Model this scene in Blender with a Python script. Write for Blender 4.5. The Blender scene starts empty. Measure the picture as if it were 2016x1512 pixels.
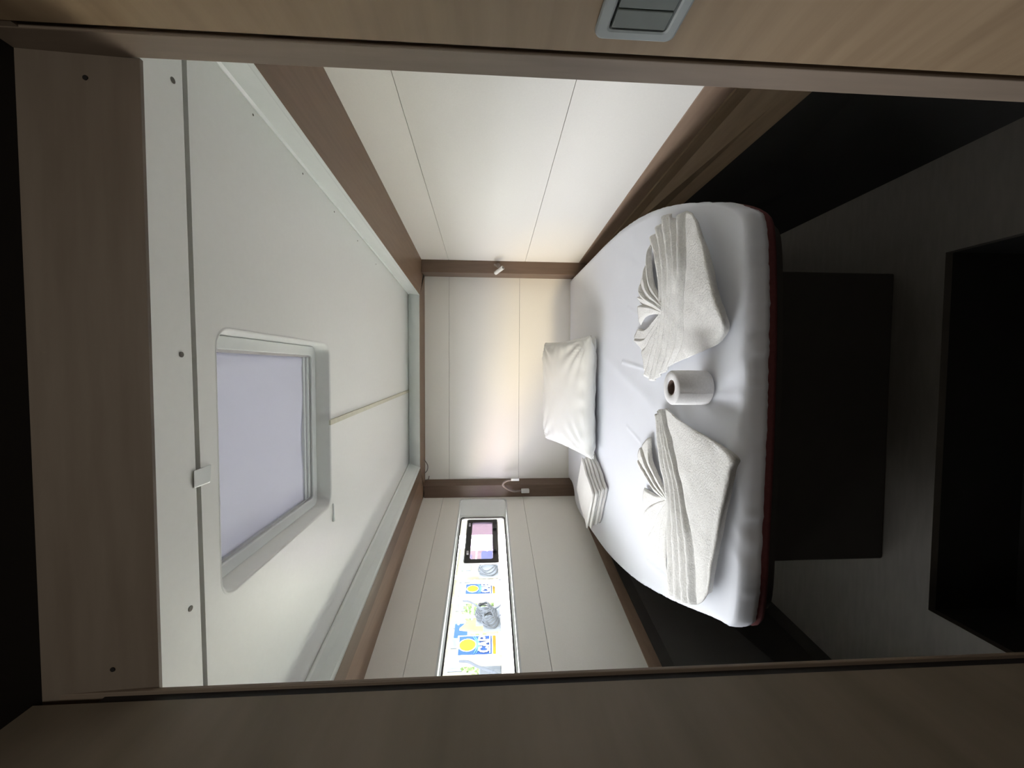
import bpy, bmesh, math, random
from mathutils import Vector, Matrix, noise

random.seed(7)
S = bpy.context.scene
COL = S.collection
EYE = 1.40                      # eye height above the lower corridor floor; geometry below is given relative to the eye
F = 770.0                       # focal length in pixels of the 2016 px frame

# ---------------------------------------------------------------- camera (phone held sideways: room "up" is image left)
yc = Vector((-46, 31, F)).normalized()
dn = Vector((12860, -41, F)); dn = (dn - yc * dn.dot(yc)).normalized()
zc = -dn
xc = Vector((zc.y*yc.z - zc.z*yc.y, zc.z*yc.x - zc.x*yc.z, zc.x*yc.y - zc.y*yc.x))
if xc.y < 0: xc = -xc
R_ = Vector((xc.x, yc.x, zc.x)); U_ = Vector((xc.y, yc.y, zc.y)); Fw = Vector((xc.z, yc.z, zc.z))
cam_d = bpy.data.cameras.new('camera'); cam = bpy.data.objects.new('camera', cam_d); COL.objects.link(cam)
m = Matrix.Identity(4)
for i in range(3):
    m[i][0] = R_[i]; m[i][1] = U_[i]; m[i][2] = -Fw[i]
m[0][3] = 0; m[1][3] = 0; m[2][3] = EYE
cam.matrix_world = m
cam_d.sensor_fit = 'HORIZONTAL'; cam_d.sensor_width = 36.0; cam_d.lens = F / 2016 * 36
cam_d.clip_start = 0.01; cam_d.clip_end = 200
S.camera = cam

# ---------------------------------------------------------------- light
S.view_settings.view_transform = 'Standard'; S.view_settings.look = 'None'
S.view_settings.exposure = 0.64; S.view_settings.gamma = 1.0; S.view_settings.use_curve_mapping = False
W = bpy.data.worlds.new('sky'); S.world = W; W.use_nodes = True
bg = W.node_tree.nodes['Background']; bg.inputs[0].default_value = (0.955, 0.965, 1.0, 1); bg.inputs[1].default_value = 17.0
sun_d = bpy.data.lights.new('sun', 'SUN'); sun = bpy.data.objects.new('sun', sun_d); COL.objects.link(sun)
sun_d.energy = 2.1; sun_d.angle = math.radians(16); sun_d.color = (1.0, 0.72, 0.30)
sun.rotation_euler = Vector((0.38, 0.30, -0.085)).to_track_quat('-Z', 'Y').to_euler()
sun.location = (-6, -3, 5)
cl_d = bpy.data.lights.new('corridor_fill', 'AREA'); cl = bpy.data.objects.new('corridor_fill', cl_d); COL.objects.link(cl)  # fill light added behind the camera to brighten the door frame
cl_d.shape = 'RECTANGLE'; cl_d.size = 0.2; cl_d.size_y = 0.2; cl_d.energy = 1.7; cl_d.color = (1.0, 0.95, 0.86)
cl.location = (0.0, -0.62, EYE + 0.36); cl.rotation_euler = Vector((0, 1, 0)).to_track_quat('-Z', 'Z').to_euler()

S.cycles.max_bounces = 12; S.cycles.diffuse_bounces = 8; S.cycles.transparent_max_bounces = 12
S.cycles.sample_clamp_indirect = 8.0

# ---------------------------------------------------------------- helpers
def ray(px, py):
    return (R_ * (px - 1008) + U_ * (756 - py) + Fw * F)
def PZ(px, py, z):              # point of a horizontal plane z (relative to the eye)
    r = ray(px, py); return r * (z / r.z)
def PY(px, py, y):
    r = ray(px, py); return r * (y / r.y)
def PX(px, py, x):
    r = ray(px, py); return r * (x / r.x)
def XR(d): return 0.942 - 0.0585 * d      # starboard wall line
def XL(d): return -(1.505 - 0.18 * d)    # port wall line
def PL(px, py, off=0.0):                 # point of the port wall plane, off = outboard offset
    r = ray(px, py); t = (-(1.505 + off)) / (r.x - 0.18 * r.y); return r * t

def mat(name, col, rough=0.6, kind=None, scale=1.0, bump=0.0, col2=None, axis=None, metal=0.0, spec=0.4):
    M = bpy.data.materials.new(name); M.use_nodes = True
    nt = M.node_tree; b = nt.nodes['Principled BSDF']
    b.inputs['Base Color'].default_value = (*col, 1); b.inputs['Roughness'].default_value = rough
    b.inputs['Metallic'].default_value = metal; b.inputs['Specular IOR Level'].default_value = spec
    if kind:
        tc = nt.nodes.new('ShaderNodeTexCoord'); mp = nt.nodes.new('ShaderNodeMapping')
        nt.links.new(tc.outputs['Object'], mp.inputs[0])
        mp.inputs['Scale'].default_value = axis or (1, 1, 1)
        n = nt.nodes.new('ShaderNodeTexNoise'); n.inputs['Scale'].default_value = scale; n.inputs['Detail'].default_value = 5
        nt.links.new(mp.outputs[0], n.inputs['Vector'])
        rp = nt.nodes.new('ShaderNodeValToRGB'); rp.color_ramp.elements[0].position = .3; rp.color_ramp.elements[1].position = .7
        c2 = col2 or tuple(c * 0.9 for c in col)
        rp.color_ramp.elements[0].color = (*c2, 1); rp.color_ramp.elements[1].color = (*col, 1)
        nt.links.new(n.outputs['Fac'], rp.inputs[0]); nt.links.new(rp.outputs[0], b.inputs['Base Color'])
        if bump:
            bp = nt.nodes.new('ShaderNodeBump'); bp.inputs['Strength'].default_value = bump; bp.inputs['Distance'].default_value = 0.002
            nt.links.new(n.outputs['Fac'], bp.inputs['Height']); nt.links.new(bp.outputs[0], b.inputs['Normal'])
    return M

WOOD = dict(kind='n', scale=9.0, axis=(6, 0.5, 6))
M_white = mat('cream_wall_panel', (0.81, 0.795, 0.74), 0.6, 'n', 160, 0.12, (0.79, 0.775, 0.72))
M_ceil = mat('white_ceiling_moulding', (0.87, 0.875, 0.85), 0.35, 'n', 60, 0.03, (0.855, 0.86, 0.835))
M_gloss = mat('white_gloss_frame', (0.80, 0.83, 0.82), 0.2, 'n', 20, 0, (0.78, 0.81, 0.80))
M_seam = mat('panel_joint', (0.16, 0.15, 0.13), 0.8, 'n', 40)
M_wood = mat('brown_oak_along', (0.215, 0.136, 0.088), 0.45, col2=(0.175, 0.108, 0.068), **WOOD)
M_woodx = mat('brown_oak_across', (0.215, 0.136, 0.088), 0.45, 'n', 9.0, col2=(0.175, 0.108, 0.068), axis=(0.5, 6, 6))
M_woodz = mat('brown_oak_upright', (0.165, 0.11, 0.078), 0.45, 'n', 9.0, col2=(0.13, 0.088, 0.062), axis=(6, 6, 0.5))
M_lip = mat('dark_oak_lip', (0.125, 0.078, 0.048), 0.45, 'n', 9.0, col2=(0.10, 0.062, 0.038), axis=(6, 0.5, 6))
M_rail = mat('light_oak_rail', (0.29, 0.205, 0.145), 0.45, 'n', 9.0, col2=(0.24, 0.165, 0.115), axis=(6, 0.5, 6))
M_reveal = mat('white_matt_reveal', (0.70, 0.72, 0.71), 0.9, 'n', 20, spec=0.1)
M_frame = mat('taupe_door_frame', (0.21, 0.165, 0.125), 0.5, 'n', 9.0, col2=(0.17, 0.13, 0.098), axis=(6, 6, 0.6))
M_side = mat('corridor_oak', (0.27, 0.195, 0.12), 0.5, 'n', 10.0, 0.1, col2=(0.215, 0.15, 0.09), axis=(6, 0.5, 6))
M_left = mat('corridor_grey_oak', (0.20, 0.165, 0.125), 0.5, 'n', 6.0, 0.1, col2=(0.15, 0.125, 0.09), axis=(4, 0.6, 4))
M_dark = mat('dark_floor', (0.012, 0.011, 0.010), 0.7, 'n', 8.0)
M_floor = mat('grey_brown_sole', (0.075, 0.067, 0.056), 0.6, 'n', 14.0, 0, (0.062, 0.055, 0.045), (1, 6, 1))
M_black = mat('black_gasket', (0.012, 0.010, 0.010), 0.6, 'n', 20)
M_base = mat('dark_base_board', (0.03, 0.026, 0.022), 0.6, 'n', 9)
M_sheet = mat('white_sheet', (0.755, 0.775, 0.825), 0.75, 'n', 5, 0.0, (0.735, 0.755, 0.805))
M_pil = mat('pillowcase', (0.76, 0.765, 0.745), 0.7, 'n', 12, 0.05, (0.74, 0.74, 0.71))
M_towel = mat('terry_towel', (0.83, 0.82, 0.79), 0.95, 'n', 210, 1.0, (0.70, 0.69, 0.66))
M_towel.node_tree.nodes['Bump'].inputs['Distance'].default_value = 0.0028
M_fold = mat('folded_linen', (0.76, 0.75, 0.72), 0.9, 'n', 120, 0.3, (0.72, 0.71, 0.68))
M_red = mat('dark_red_mattress', (0.11, 0.028, 0.028), 0.85, 'n', 90, 0.2, (0.085, 0.02, 0.02))
M_paper = mat('tissue_paper', (0.84, 0.83, 0.83), 0.95, 'n', 200, 0.2)
M_card = mat('cardboard_core', (0.12, 0.08, 0.06), 0.9, 'n', 50)
M_blind = mat('grey_blind', (0.70, 0.70, 0.74), 0.8, 'n', 4, 0.0, (0.67, 0.67, 0.71))
M_alu = mat('aluminium', (0.55, 0.55, 0.56), 0.35, 'n', 30, metal=0.6)
M_led = mat('cream_strip', (0.66, 0.64, 0.52), 0.5, 'n', 30)
M_grey = mat('grey_switch_plastic', (0.30, 0.33, 0.33), 0.4, 'n', 30)
M_dgrey = mat('dark_grey_rocker', (0.13, 0.15, 0.14), 0.45, 'n', 30)
M_wplas = mat('white_plastic', (0.75, 0.76, 0.74), 0.35, 'n', 30)
M_hose = mat('grey_flex', (0.22, 0.18, 0.16), 0.4, 'n', 30)
M_bfr = mat('black_port_frame', (0.02, 0.022, 0.02), 0.35, 'n', 30)

def glass(name, tint, gl=0.06):
    M = bpy.data.materials.new(name); M.use_nodes = True; nt = M.node_tree; nt.nodes.clear()
    o = nt.nodes.new('ShaderNodeOutputMaterial'); t = nt.nodes.new('ShaderNodeBsdfTransparent'); g = nt.nodes.new('ShaderNodeBsdfGlossy')
    mx = nt.nodes.new('ShaderNodeMixShader'); mx.inputs[0].default_value = gl
    t.inputs[0].default_value = (*tint, 1); g.inputs['Roughness'].default_value = 0.02
    nt.links.new(t.outputs[0], mx.inputs[1]); nt.links.new(g.outputs[0], mx.inputs[2]); nt.links.new(mx.outputs[0], o.inputs[0])
    return M
M_glass = glass('window_glass', (0.97, 0.975, 0.97)); M_smoke = glass('smoked_hatch_glass', (0.44, 0.44, 0.44)); M_pglass = glass('tinted_port_glass', (0.80, 0.70, 0.86))

nt = M_blind.node_tree; b_ = nt.nodes['Principled BSDF']; tl = nt.nodes.new('ShaderNodeBsdfTranslucent'); mx_ = nt.nodes.new('ShaderNodeMixShader')
tl.inputs[0].default_value = (0.60, 0.60, 0.66, 1); mx_.inputs[0].default_value = 0.3
nt.links.new(b_.outputs[0], mx_.inputs[1]); nt.links.new(tl.outputs[0], mx_.inputs[2]); nt.links.new(mx_.outputs[0], nt.nodes['Material Output'].inputs[0])

def tag(o, label=None, cat=None, group=None, kind=None):
    if label: o['label'] = label
    if cat: o['category'] = cat
    if group: o['group'] = group
    if kind: o['kind'] = kind
    return o

def empty(name, loc, label=None, cat=None, group=None, kind=None):
    o = bpy.data.objects.new(name, None); COL.objects.link(o); o.empty_display_size = 0.02
    o.location = (loc[0], loc[1], loc[2] + EYE)
    return tag(o, label, cat, group, kind)

def mesh(name, verts, faces, material, parent=None, smooth=False, bevel=0.0, solid=0.0, sub=0, kind=None, seg=2):
    """verts are relative to the eye; the object's origin goes to the middle of its base"""
    vs = [Vector(v) for v in verts]
    o0 = Vector(((min(v.x for v in vs) + max(v.x for v in vs)) / 2, (min(v.y for v in vs) + max(v.y for v in vs)) / 2, min(v.z for v in vs)))
    me = bpy.data.meshes.new(name); me.from_pydata([v - o0 for v in vs], [], faces); me.update()
    bm = bmesh.new(); bm.from_mesh(me); bmesh.ops.recalc_face_normals(bm, faces=bm.faces[:]); bm.to_mesh(me); bm.free()
    me.materials.append(material)
    if smooth:
        for p in me.polygons: p.use_smooth = True
    o = bpy.data.objects.new(name, me); COL.objects.link(o)
    w = o0 + Vector((0, 0, EYE))
    if parent:
        o.parent = parent
        pw = Vector(parent.location); q = parent.parent
        while q: pw += Vector(q.location); q = q.parent
        o.location = w - pw
    else: o.location = w
    if solid:
        s = o.modifiers.new('s', 'SOLIDIFY'); s.thickness = solid; s.offset = 0
    if bevel:
        b = o.modifiers.new('b', 'BEVEL'); b.width = bevel; b.segments = seg; b.limit_method = 'ANGLE'; b.angle_limit = math.radians(40)
    if sub:
        s = o.modifiers.new('d', 'SUBSURF'); s.levels = sub; s.render_levels = sub
    if kind: o['kind'] = kind
    return o

HEX = [(0, 1, 2, 3), (7, 6, 5, 4), (0, 4, 5, 1), (1, 5, 6, 2), (2, 6, 7, 3), (3, 7, 4, 0)]
def hexa(name, p, material, parent=None, **k):        # p: 4 points of one face + 4 of the opposite one
    return mesh(name, p, HEX, material, parent, **k)
def box(name, x0, x1, y0, y1, z0, z1, material, parent=None, **k):
    return hexa(name, [(x0, y0, z0), (x1, y0, z0), (x1, y1, z0), (x0, y1, z0), (x0, y0, z1), (x1, y0, z1), (x1, y1, z1), (x0, y1, z1)], material, parent, **k)
def slab(name, quad, off, material, parent=None, **k): # quad extruded by vector off
    off = Vector(off); q = [Vector(v) for v in quad]
    return hexa(name, q + [v + off for v in q], material, parent, **k)
def prism(name, pts, off, material, parent=None, **k): # n-gon extruded
    off = Vector(off); q = [Vector(v) for v in pts]; n = len(q)
    fs = [tuple(range(n)), tuple(range(2*n-1, n-1, -1))] + [(i, (i+1) % n, n+(i+1) % n, n+i) for i in range(n)]
    return mesh(name, q + [v + off for v in q], fs, material, parent, **k)
def ring(name, outer, inner, off, material, parent=None, **k):  # frame between two loops of equal count, extruded
    off = Vector(off); a = [Vector(v) for v in outer]; b = [Vector(v) for v in inner]; n = len(a)
    vs = a + b + [v + off for v in a] + [v + off for v in b]; fs = []
    for i in range(n):
        j = (i+1) % n
        fs += [(i, j, n+j, n+i), (2*n+i, 3*n+i, 3*n+j, 2*n+j), (i, 2*n+i, 2*n+j, j), (n+i, n+j, 3*n+j, 3*n+i)]
    return mesh(name, vs, fs, material, parent, **k)
def rrect(c, u, v, hu, hv, r, n=5):                   # rounded rectangle loop about c, half sizes hu, hv along unit vectors u, v
    c = Vector(c); u = Vector(u); v = Vector(v); pts = []
    for (su, sv, a0) in ((1, 1, 0), (-1, 1, 90), (-1, -1, 180), (1, -1, 270)):
        for k in range(n + 1):
            a = math.radians(a0 + 90 * k / n)
            pts.append(c + u * (su * (hu - r) + r * math.cos(a)) + v * (sv * (hv - r) + r * math.sin(a)))
    return pts
def tube(name, path, rad, material, parent=None, n=10, closed=False, **k):
    P = [Vector(p) for p in path]; vs = []; fs = []; m_ = len(P); up = Vector((0.13, 0.31, 0.94)).normalized()
    for i, p in enumerate(P):
        t = ((P[(i+1) % m_] if closed or i < m_-1 else p) - (P[i-1] if closed or i else p)).normalized()
        a = t.cross(up).normalized(); b = t.cross(a)
        r = rad(i / max(1, m_-1)) if callable(rad) else rad
        for j in range(n):
            w = 2*math.pi*j/n; vs.append(p + a*math.cos(w)*r + b*math.sin(w)*r)
    for i in range(m_ if closed else m_-1):
        for j in range(n):
            i2 = (i+1) % m_
            fs.append((i*n+j, i*n+(j+1) % n, i2*n+(j+1) % n, i2*n+j))
    if not closed: fs += [tuple(range(n)), tuple(range((m_-1)*n, m_*n))]
    return mesh(name, vs, fs, material, parent, smooth=True, **k)
def bez(ps, n):                                       # Catmull-Rom through points
    P = [Vector(p) for p in ps]; P = [P[0]*2-P[1]] + P + [P[-1]*2-P[-2]]; out = []
    segs = len(P)-3
    for k in range(n):
        t = k/(n-1)*segs; i = min(int(t), segs-1); f = t-i
        a, b, c, d = P[i:i+4]
        out.append(0.5*((2*b)+(c-a)*f+(2*a-5*b+4*c-d)*f*f+(3*b-a-3*c+d)*f**3))
    return out

# ================================================================= SETTING: cabin shell
ZS, ZC = 0.482, 0.59            # soffit height, ceiling height (above the eye)
DB = 3.0                        # back bulkhead distance
D0 = 0.45                       # inside of the door bulkhead
gap = 0.0010
# --- back wall: three panels with recessed joints
wb = empty('wall_back', (-0.05, DB, -1.15), kind='structure')
zs = [-0.80, -0.234, 0.300, 0.62]
for k in range(3):
    box('panel', -1.05, 0.85, DB, DB+0.012, zs[k]+gap, zs[k+1]-gap, M_white, wb, bevel=0.0006)
box('backing', -1.3, 1.1, DB+0.012, DB+0.05, -1.5, 0.75, M_seam, wb)
# --- starboard wall
wr = empty('wall_right', (0.9, 1.7, -0.7), kind='structure')
zs = [-0.665, -0.262, 0.289, 0.62]
for k in range(3):
    a, b = zs[k]+gap, zs[k+1]-gap
    slab('panel', [(XR(D0), D0, a), (XR(DB), DB, a), (XR(DB), DB, b), (XR(D0), D0, b)], (0.012, 0, 0), M_white, wr, bevel=0.0006)
slab('backing', [(XR(D0)+.012, D0, -1.5), (XR(DB)+.012, DB+.03, -1.5), (XR(DB)+.012, DB+.03, 0.75), (XR(D0)+.012, D0, 0.75)], (0.04, 0, 0), M_seam, wr)
# --- port wall with the long window
wl = empty('wall_left', (-1.2, 1.7, -0.7), kind='structure')
WZ0, WZ1, WY0, WY1 = -0.138, 0.212, 0.74, 2.912
def lw(y, z, o=0.0): return Vector((XL(y) - o, y, z))
def lquad(y0, y1, z0, z1, name='panel', o=0.0, t=0.02, M=M_white, par=None, **k):
    return slab(name, [lw(y0, z0, o), lw(y1, z0, o), lw(y1, z1, o), lw(y0, z1, o)], (-t, 0, 0), M, par or wl, **k)
lquad(D0, DB, -0.665, -0.262-gap, bevel=0.0006)
lquad(D0, DB, 0.337+gap, 0.62, bevel=0.0006)
# middle panel: one piece with a rounded window cut-out
un = Vector((0.18, 1, 0)).normalized(); vz = Vector((0, 0, 1))
wc = lw((WY0+WY1)/2, (WZ0+WZ1)/2); hu = (WY1-WY0)/2/un.y; hv = (WZ1-WZ0)/2
def wloop(du, o): return rrect(wc + Vector((-o, 0, 0)), un, vz, hu-du, hv-du, 0.022)
inn = wloop(0, 0)
def clampout(p):                # push the loop out to the panel rectangle
    q = p - wc; a = q.dot(un); b = q.z
    ha0, ha1, hb0, hb1 = (D0-wc.y)/un.y, (DB-wc.y)/un.y, -0.262+gap-wc.z, 0.337-gap-wc.z
    if abs(a)/hu > 0.975 and abs(b)/hv > 0.55: a2 = ha1 if a > 0 else ha0; b2 = hb1 if b > 0 else hb0
    elif abs(b)/hv > 0.97: a2 = a; b2 = hb1 if b > 0 else hb0
    else: a2 = ha1 if a > 0 else ha0; b2 = b
    return wc + un*a2 + vz*b2
ring('panel', [clampout(p) for p in inn], inn, (-0.02, 0, 0), M_white, wl)
# backing in four strips, leaving the window free
for (y0, y1, z0, z1) in ((D0, DB+.03, -1.5, WZ0-.01), (D0, DB+.03, WZ1+.01, 0.75), (D0, WY0-.01, WZ0-.01, WZ1+.01), (WY1+.01, DB+.03, WZ0-.01, WZ1+.01)):
    lquad(y0, y1, z0, z1, 'backing', 0.021, 0.04, M_seam)
# window
w1 = empty('window_1', (wc.x, wc.y, WZ0), kind='structure')
ring('window_reveal', wloop(-0.002, 0.0), wloop(0.010, 0.0), (-0.055, 0, 0), M_reveal, w1, bevel=0.002)
G1 = PL(945, 1015, 0.05).y                  # the clear pane ends well short of the recess
for_ = [(WY1-.004, 0.002), (G1+.004, 0.050)]
slab('window_flare', [lw(for_[0][0], WZ0+.004, for_[0][1]), lw(for_[1][0], WZ0+.004, for_[1][1]), lw(for_[1][0], WZ1-.004, for_[1][1]), lw(for_[0][0], WZ1-.004, for_[0][1])], (-0.004, 0.004, 0), M_gloss, w1)
def gloop(du, o):
    sh = (WY1 - G1)/2/un.y
    return rrect(wc + Vector((-o, 0, 0)) - un*sh, un, vz, hu-sh-du, hv-du, 0.022)
ring('window_frame', wloop(-0.004, 0.052), gloop(0.020, 0.052), (-0.014, 0, 0), M_gloss, w1)
ring('gasket', gloop(0.018, 0.050), gloop(0.026, 0.050), (-0.010, 0, 0), M_black, w1)
prism('glass', gloop(0.016, 0.064), (-0.005, 0, 0), M_glass, w1)
# small opening port set in the glass
pa, pb = PL(948, 1023, 0.05).y, PL(948, 1108, 0.05).y
pc = lw((pa+pb)/2, 0.040, 0.05); ph, pv = (pa-pb)/2/un.y, 0.102
def ploop(d, o): return rrect(pc + Vector((-o, 0, 0)), un, vz, ph-d, pv-d, 0.012)
pt = empty('opening_portlight', (pc.x, pc.y, pc.z-pv), 'small black framed opening port with violet tinted pane in the long window', 'portlight')
ring('frame', ploop(0, -0.002), ploop(0.034, -0.002), (-0.016, 0, 0), M_bfr, pt, bevel=0.003)
ring('rim', ploop(-0.004, 0.0), ploop(0.002, 0.0), (-0.006, 0, 0), M_alu, pt)
prism('pane', ploop(0.032, 0.006), (-0.003, 0, 0), M_pglass, pt)
for s in (-1, 1):
    c = pc + un*(s*0.12) + vz*(-0.082) + Vector((0.006, 0, 0))
    h = prism('latch', rrect(c, un, vz, 0.016, 0.012, 0.005, 3), (0.014, 0, 0), M_bfr, pt, bevel=0.002)
    c = pc + un*(s*0.15) + vz*(0.085) + Vector((0.006, 0, 0))
    prism('hinge', rrect(c, un, vz, 0.014, 0.006, 0.003, 3), (0.008, 0, 0), M_alu, pt)
pd = bpy.data.lights.new('window_portal', 'AREA'); po = bpy.data.objects.new('window_portal', pd); COL.objects.link(po)
pd.shape = 'RECTANGLE'; pd.size = hu*2; pd.size_y = hv*2; pd.cycles.is_portal = True
po.matrix_world = Matrix.Translation(wc + Vector((-0.09, 0, EYE))) @ Matrix((un, vz, Vector(un).cross(vz))).transposed().to_4x4()
if (po.matrix_world.to_3x3() @ Vector((0, 0, -1))).x < 0:
    po.matrix_world = po.matrix_world @ Matrix.Rotation(math.pi, 4, 'Y')

# --- ceiling: main moulding with hatch hole, front strip beyond the groove
ce = empty('ceiling', (0, 1.6, ZC), kind='structure')
def line(a, b): return lambda y: a.x + (b.x-a.x)*(y-a.y)/(b.y-a.y)
cR = line(PZ(424, 122, ZC), PZ(803, 578, ZC))        # inner ceiling outline at the coves
cL = line(PZ(600, 1340, ZC), PZ(803, 915, ZC))
g0, g1 = PZ(362, 120, ZC), PZ(405, 1350, ZC)
GY = lambda x: g0.y + (g1.y-g0.y)*(x-g0.x)/(g1.x-g0.x)      # groove line (very slightly skewed)
HX0, HX1, HY0, HY1 = -0.522, 0.087, 0.886, 1.498
def cpl(name, pts, M=M_ceil, t=0.012, z=ZC, **k):
    return prism(name, [(x, y, z) for x, y in pts], (0, 0, t), M, ce, **k)
hc = ((HX0+HX1)/2, (HY0+HY1)/2)
hin = rrect((hc[0], hc[1], ZC), (1, 0, 0), (0, 1, 0), (HX1-HX0)/2, (HY1-HY0)/2, 0.045, 6)
yb = PZ(804, 750, ZC).y; g = 0.0065
out_poly = []
for p in hin:                   # radial projection onto the ceiling outline
    dx, dy = p.x-hc[0], p.y-hc[1]; t = 1e9
    lines = [((cR(GY(.6)+g), GY(.6)+g), (cR(yb), yb)), ((cR(yb), yb), (cL(yb), yb)), ((cL(yb), yb), (cL(GY(-1)+g), GY(-1)+g)), ((cL(GY(-1)+g), GY(-1)+g), (cR(GY(.6)+g), GY(.6)+g))]
    for (a, b) in lines:
        ex, ey = b[0]-a[0], b[1]-a[1]; den = dx*ey-dy*ex
        if abs(den) < 1e-9: continue
        tt = ((a[0]-hc[0])*ey-(a[1]-hc[1])*ex)/den; s = ((a[0]-hc[0])*dy-(a[1]-hc[1])*dx)/den
        if tt > 0 and -1e-6 <= s <= 1+1e-6: t = min(t, tt)
    out_poly.append(Vector((hc[0]+dx*t, hc[1]+dy*t, ZC)))
# add the true corners by snapping the closest loop points
for c in [(cR(GY(.6)+g), GY(.6)+g), (cR(yb), yb), (cL(yb), yb), (cL(GY(-1)+g), GY(-1)+g)]:
    k = min(range(len(out_poly)), key=lambda i: (out_poly[i].x-c[0])**2+(out_poly[i].y-c[1])**2)
    out_poly[k] = Vector((c[0], c[1], ZC))
ring('moulding', out_poly, hin, (0, 0, 0.012), M_ceil, ce)
f0 = 0.46
cpl('front_strip', [(cR(f0), f0), (cR(GY(.6)-g), GY(.6)-g), (cL(GY(-1)-g), GY(-1)-g), (cL(f0), f0)], z=ZC-0.001, bevel=0.002)
box('groove_backing', -1.3, 0.8, 0.6, 0.87, ZC+0.013, ZC+0.02, M_seam, ce)
# tab bridging the groove
hexa('groove_tab', [tuple(PZ(x, y, ZC-dz)) for dz in (.005, -.004) for x, y in ((381, 927), (382, 962), (414, 950), (416, 914))], M_gloss, ce, bevel=0.002)
# cream strip running aft from the hatch
a = PZ(647, 832, ZC); b = PZ(803, 770, ZC)
nrm = Vector((b-a)).cross(Vector((0, 0, 1))).normalized()*0.010
slab('wiring_strip', [a-nrm, b-nrm, b+nrm, a+nrm], (0, 0, -0.008), M_led, ce, bevel=0.002)
# screw heads / holes
def disc(name, c, n_, r, h, M, par, seg=12):
    c = Vector(c); n_ = Vector(n_).normalized(); a_ = n_.orthogonal().normalized(); b_ = n_.cross(a_)
    return prism(name, [c + a_*math.cos(2*math.pi*k/seg)*r + b_*math.sin(2*math.pi*k/seg)*r for k in range(seg)], n_*h, M, par, smooth=False)
for (px, py) in ((357, 698), (375, 1198), (340, 158)):
    disc('screw_hole', PZ(px, py, ZC-0.0012), (0, 0, -1), 0.0055, 0.0008, M_seam, ce)
for (px, py) in ((498, 226), (596, 342), (658, 417), (704, 474), (740, 520)):
    disc('screw_hole', PZ(px, py, ZC-0.0004), (0, 0, -1), 0.0028, 0.0008, M_seam, ce)
tube('catch_pin', [PZ(656, 992, ZC-.004), PZ(657, 1010, ZC-.006), PZ(657, 1026, ZC-.004)], lambda t: 0.003 if t < .7 else .0045, M_gloss, ce, n=8)
for (xa, xb_, ya, yb_) in ((-1.7, HX0-.01, .40, 3.08), (HX1+.01, 1.2, .40, 3.08), (HX0-.01, HX1+.01, .40, HY0-.01), (HX0-.01, HX1+.01, HY1+.01, 3.08)):
    box('deckhead', xa, xb_, ya, yb_, 0.69, 0.80, M_gloss, ce)

# --- hatch in the ceiling
ha = empty('window_2', (hc[0], hc[1], ZC), kind='structure')
def hl(d, z, r=0.045, dy=0.0): return rrect((hc[0], hc[1]+dy, z), (1, 0, 0), (0, 1, 0), (HX1-HX0)/2-d, (HY1-HY0)/2-d, max(r-d*.5, .01), 6)
def loft(name, loops, M, par, closed=True, cap=False, **k):
    n = len(loops[0]); vs = [v for L in loops for v in L]; fs = []
    for i in range(len(loops)-1):
        for j in range(n): fs.append((i*n+j, i*n+(j+1) % n, (i+1)*n+(j+1) % n, (i+1)*n+j))
    if cap: fs.append(tuple(range((len(loops)-1)*n, len(loops)*n)))
    return mesh(name, vs, fs, M, par, **k)
loft('hatch_recess', [hl(-0.004, ZC+.001), hl(0.0, ZC-.0015), hl(0.006, ZC+.004), hl(0.010, ZC+.055), hl(0.016, ZC+.060)], M_ceil, ha, smooth=True)
ring('hatch_frame', hl(0.012, ZC+.048, .03), hl(0.045, ZC+.048, .03), (0, 0, 0.018), M_gloss, ha, bevel=0.003)
ring('inner_frame', hl(0.043, ZC+.055, .03), hl(0.052, ZC+.055, .03), (0, 0, 0.02), M_alu, ha)
# pleatless blind with shallow waves
nx, ny = 40, 40; vs = []; fs = []
x0, x1, y0, y1 = HX0+.048, HX1-.048, HY0+.045, HY1-.085
for i in range(nx+1):
    for j in range(ny+1):
        u = i/nx; v = j/ny
        z = ZC+.066 - 0.006*math.exp(-((u-0.93-0.03*v)/.035)**2)*(1-v*.6) + 0.0035*math.sin(9*(u+0.45*v))*math.sin(math.pi*u)
        vs.append((x0+(x1-x0)*u, y0+(y1-y0)*v, z))
for i in range(nx):
    for j in range(ny):
        q = i*(ny+1)+j; fs.append((q, q+ny+1, q+ny+2, q+1))
mesh('blind_fabric', vs, fs, M_blind, ha, smooth=True, solid=0.002)
for (ya, yb2, z, M) in ((y1, y1+.012, .058, M_gloss), (y1+.015, y1+.021, .056, M_alu), (y1+.024, y1+.034, .055, M_gloss)):
    box('blind_bar', x0, x1, ya, yb2, ZC+z, ZC+z+.012, M, ha, bevel=0.002)
box('hatch_shadow_gap', x0, x1, y1+.034, y1+.041, ZC+.064, ZC+.068, M_black, ha)
box('hatch_glass', HX0-.005, HX1+.005, HY0-.005, HY1+.005, ZC+.13, ZC+.14, M_smoke, ha)
box('shaft', HX0-.02, HX0, HY0, HY1, ZC+.05, ZC+.12, M_gloss, ha)
box('shaft', HX1, HX1+.02, HY0, HY1, ZC+.05, ZC+.12, M_gloss, ha)
box('shaft', HX0, HX1, HY0-.02, HY0, ZC+.05, ZC+.12, M_gloss, ha)
box('shaft', HX0, HX1, HY1, HY1+.02, ZC+.05, ZC+.12, M_gloss, ha)

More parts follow.
